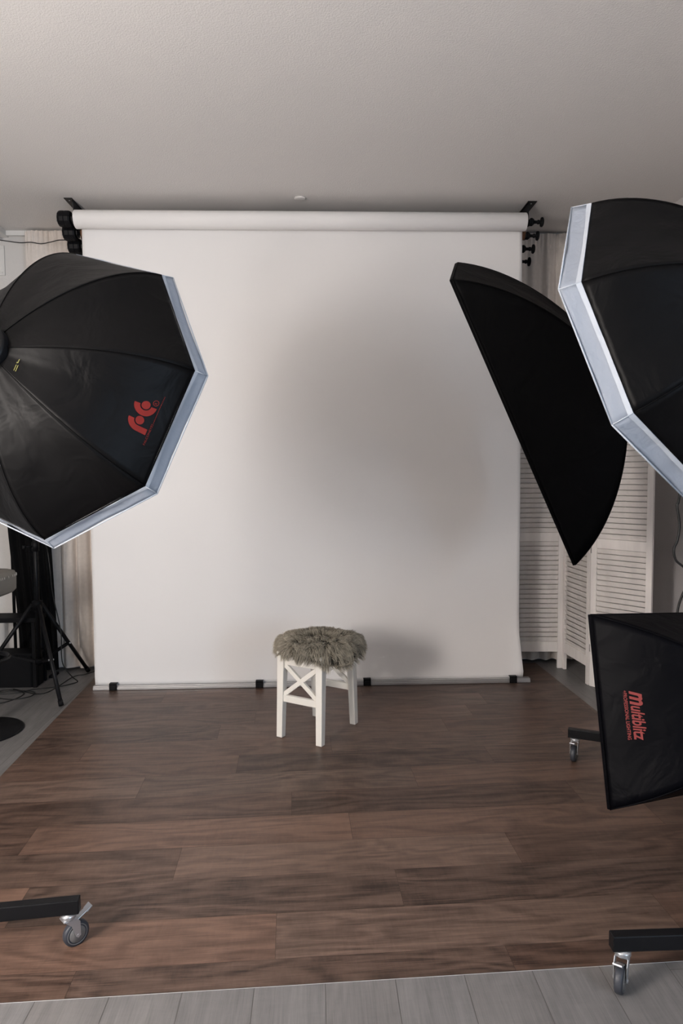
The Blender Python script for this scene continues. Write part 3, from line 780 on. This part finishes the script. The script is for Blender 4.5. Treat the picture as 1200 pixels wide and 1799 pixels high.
for f in feet:
    u = V((f.x, f.y, 0)).normalized(); top = u * .032 + V((0, 0, HZ)); tip = f
    lg = MB().tube([top, tip], .0125, 12).build('leg', M_black, tri)
    MB().tube([tip.lerp(top, .05), tip], .015, 12).build('rubber_foot', M_blackmat, lg)
    mid = top.lerp(tip, .56); s_ = V((-u.y, u.x, 0)) * .009
    MB().beam(mid + s_, u * .02 + V((0, 0, .187)) + s_, .004, .014).beam(mid - s_, u * .02 + V((0, 0, .187)) - s_, .004, .014).build('brace', M_black, tri)
    MB().lathe([(0, -.016), (.006, -.016), (.006, .016), (0, .016)], Matrix.Translation(mid) @ Matrix.Rotation(math.atan2(s_.y, s_.x), 4, 'Z') @ Matrix.Rotation(PI / 2, 4, 'Y'), 10).build('rivet', M_zinc, lg)

# black cloth on a narrow rack
rk = empty('clothes_rack', (-1.90, 4.60, 0)); tag(rk, 'narrow black rack standing behind the tripod, holding the hanging black cloth', 'rack')
MB().tube([(-.15, 0, 0.01), (-.15, 0, 1.78)], .010, 10).build('post', M_blackmat, rk)
MB().tube([(.10, 0, 0.01), (.10, 0, 1.78)], .010, 10).build('post', M_blackmat, rk)
MB().tube([(-.17, 0, 1.78), (.12, 0, 1.78)], .011, 10).build('crossbar', M_blackmat, rk)
for x_ in (-.15, .10): MB().box((x_ - .015, -.05, 0), (x_ + .015, .05, .016)).build('foot_plate', M_blackmat, rk)
vs, fs = [], []; nx, nz = 70, 50
for j in range(nz + 1):
    t = j / nz; z = 1.785 - 1.73 * t
    for i in range(nx + 1):
        s = i / nx; wl = -.145 - .03 * math.sin(t * 5) ; wr_ = .085 + .060 * t
        a = s * 5 * 2 * PI + 1.5 * math.sin(3 * t)
        vs.append((wl + (wr_ - wl) * s, -.030 + .018 * math.sin(a), z))
for j in range(nz):
    for i in range(nx): a = j * (nx + 1) + i; fs.append((a, a + 1, a + nx + 2, a + nx + 1))
ck = MB().add(vs, fs, True)
ck.v = [(x, y, z) for x, y, z in ck.v]
co = ck.build('black_cloth', M_blackcloth, None, loc=(-1.90, 4.60, 0)); tag(co, 'black cloth hanging in folds behind the tripod at the left', 'cloth')

# low black table and ribbed box beneath
tb = empty('side_table', (-1.99, 4.46, 0)); tag(tb, 'low black side table in the dark corner behind the bar stool', 'table')
MB().box((-.22, -.115, .425), (.185, .06, .455)).build('table_top', M_blackmat, tb, .004)
for x_ in (-.20, .165):
    for y_ in (-.10, .045): MB().box((x_ - .012, y_ - .012, 0), (x_ + .012, y_ + .012, .425)).build('leg', M_blackmat, tb, .002)
m = MB(); poly = []
for k in range(64):
    a = 2 * PI * k / 64; cx_ = .150 if math.cos(a) > 0 else -.150
    rr_ = .045 + (.0025 if k % 2 else 0); poly.append((cx_ + rr_ * math.cos(a) * 0.9, (.026 if math.sin(a) > 0 else -.026) + rr_ * math.sin(a)))
bx_ = empty('storage_box', (-2.01, 4.432, 0)); tag(bx_, 'ribbed black storage box on the floor under the low black table', 'box')
m.prism(poly, 0, .205).build('box_body', M_plastic, bx_)
MB().prism([(x * 1.03, y * 1.05) for x, y in poly], .205, .222).build('lid', M_blackmat, bx_, .003)

# bar stool
bs = empty('bar_stool', (-1.80, 3.605, 0)); tag(bs, 'taupe upholstered bar stool on a round black base, cut off at the left edge', 'bar stool')
MB().lathe([(0, 0), (.205, 0), (.208, .004), (.200, .010), (.06, .020), (.030, .040), (.026, .06), (0, .06)], Matrix(), 56).build('base', M_blackmat, bs)
MB().tube([(0, 0, .05), (0, 0, .735)], .025, 20).build('column', M_blackmat, bs)
ringp = [V((.145 * math.cos(2 * PI * k / 40), .145 * math.sin(2 * PI * k / 40), .395)) for k in range(40)]
MB().tube(ringp, .010, 8, closed=True).tube([(0, .0, .40), (0, .145, .395)], .008, 8).build('foot_ring', M_black, bs)
sq = lambda r, n=40: [(r * (abs(math.cos(a)) ** .5) * math.copysign(1, math.cos(a)), r * (abs(math.sin(a)) ** .5) * math.copysign(1, math.sin(a))) for a in [2 * PI * k / n for k in range(n)]]
m = MB(); prof = [(.10, .735), (.155, .740), (.168, .755), (.170, .835), (.163, .852), (.14, .860), (.0, .862)]
vs, fs = [], []
for r, z in prof: vs += [(x, y, z) for x, y in sq(r)]
for i in range(len(prof) - 1):
    for k in range(40): fs.append((i * 40 + k, i * 40 + (k + 1) % 40, (i + 1) * 40 + (k + 1) % 40, (i + 1) * 40 + k))
fs.append(tuple(range(40))[::-1])
se = m.add(vs, fs, True).build('seat', M_taupe, bs)
m = MB()
for k in range(0, 160):
    a = 2 * PI * k / 160; x, y = [.1715 * (abs(c_) ** .5) * math.copysign(1, c_) for c_ in (math.cos(a), math.sin(a))]
    if k % 2 == 0: m.tube([(x, y, .838), (x * 1.003, y * 1.003, .826)], .0012, 5)
tag(m.build('stitching', M_thread, se), 'pale decorative stitching')

# ------------------------------------------------------------------ cables
def cable(name, pts, r, label, cat='cable'):
    m = MB().tube(smoothpath(pts, 8), r, 7); return thing_mesh(m, name, M_cable, label, cat)
plug = [(-2.135, 4.70, 2.984), (-2.132, 4.69, 2.945), (-2.11, 4.66, 2.925), (-2.02, 4.64, 2.906), (-1.93, 4.62, 2.890), (-1.86, 4.61, 2.890), (-1.79, 4.60, 2.878), (-1.72, 4.58, 2.882), (-1.66, 4.56, 2.888), (-1.60, 4.53, 2.88), (-1.53, 4.49, 2.878), (-1.49, 4.47, 2.86), (-1.475, 4.40, 2.83)]
pc = empty('power_cord', (-2.135, 4.70, 2.984)); tag(pc, 'thin black cord running from the ceiling trunk to the backdrop rollers', 'cord')
o_ = V((-2.135, 4.70, 2.984))
MB().tube([V(p) - o_ for p in smoothpath(plug, 8)], .0032, 7).build('cord', M_cable, pc)
MB().lathe([(0, .0005), (.022, .0005), (.022, -.012), (.012, -.020), (.008, -.045), (0, -.045)], Matrix(), 16).build('plug', M_cable, pc)
cable('lamp_cable', [(-.83, 1.99, 1.30), (-1.20, 2.8, 1.16), (-1.66, 4.1, .99), (-1.722, 4.35, .906), (-1.705, 4.35, .767), (-1.695, 4.35, .62), (-1.658, 4.35, .418), (-1.648, 4.35, .324), (-1.651, 4.35, .214), (-1.639, 4.35, .139), (-1.60, 4.38, .06), (-1.59, 4.45, .006), (-1.61, 4.41, .004), (-1.68, 4.35, .004), (-1.814, 4.305, .004), (-1.90, 4.24, .004), (-2.1, 4.2, .004)],
      .0035, 'thin black cable hanging from the left octagonal softbox down to the floor')
cable('floor_cable', [(-2.2, 4.20, .004), (-2.0, 4.26, .004), (-1.88, 4.28, .004), (-1.79, 4.25, .004), (-1.78, 4.17, .004), (-1.86, 4.12, .004), (-1.98, 4.16, .004), (-2.02, 4.27, .004), (-1.95, 4.30, .004), (-1.84, 4.22, .004), (-1.88, 4.08, .004), (-2.0, 4.02, .004), (-2.18, 4.00, .004)], .0032, 'loops of thin black cable lying on the grey floor beside the bar stool')
cable('floor_cable', [(-1.95, 4.32, .004), (-1.72, 4.22, .004), (-1.66, 4.55, .004), (-1.60, 4.61, .004), (-1.55, 4.68, .004)], .003, 'short black cable on the floor at the foot of the left curtain')
cable('lamp_cable', [(1.42, 2.72, 1.70), (1.58, 2.88, 1.45), (1.612, 2.95, 1.29), (1.605, 2.95, 1.23), (1.600, 2.95, 1.21), (1.612, 2.95, 1.13), (1.605, 2.95, 1.06), (1.590, 2.95, 1.02), (1.600, 2.95, .97), (1.640, 2.94, .93), (1.655, 2.93, .88), (1.630, 2.94, .82), (1.612, 2.95, .73), (1.60, 2.93, .55), (1.60, 2.90, .25), (1.62, 2.86, .03), (1.75, 2.80, .004), (2.0, 2.7, .004)],
      .0055, 'black cable hanging in front of the right wall above the low softbox')

# ------------------------------------------------------------------ light
def light(name, kind, loc, energy, col, size=.1, rot=None, sy=None):
    l = bpy.data.lights.new(name, kind); l.energy = energy; l.color = col
    if kind == 'AREA':
        l.size = size
        if sy: l.shape = 'RECTANGLE'; l.size_y = sy
    else: l.shadow_soft_size = size
    o = bpy.data.objects.new(name, l); COL.objects.link(o); o.location = loc
    if rot: o.rotation_euler = rot
    return o
WARM = (1.0, .925, .87); COOL = (.58, .78, 1.0)
for k, (lx, ly, lz, e) in enumerate(((-2.06, .05, 1.38, 44), (-2.06, .30, 1.14, 26), (-2.06, -.25, 1.60, 30))):
    light('lamp_bulb', 'POINT', (lx, ly, lz), e, WARM, .09)
light('daylight', 'AREA', (XR - .0, -1.5, 1.45), 64, COOL, 1.3, (0, PI / 2, 0), 1.9)
light('warm_fill', 'POINT', (-1.90, .35, 1.75), 95, WARM, .35)  # unseen warm fill, added to lift the ceiling and soften the bulb shadows

w = bpy.data.worlds.new('world'); scene.world = w; w.use_nodes = True
w.node_tree.nodes['Background'].inputs[0].default_value = (.55, .68, .85, 1); w.node_tree.nodes['Background'].inputs[1].default_value = .6
vs_ = scene.view_settings
vs_.view_transform = 'Standard'; vs_.look = 'None'; vs_.gamma = 1; vs_.use_curve_mapping = False; vs_.exposure = .60
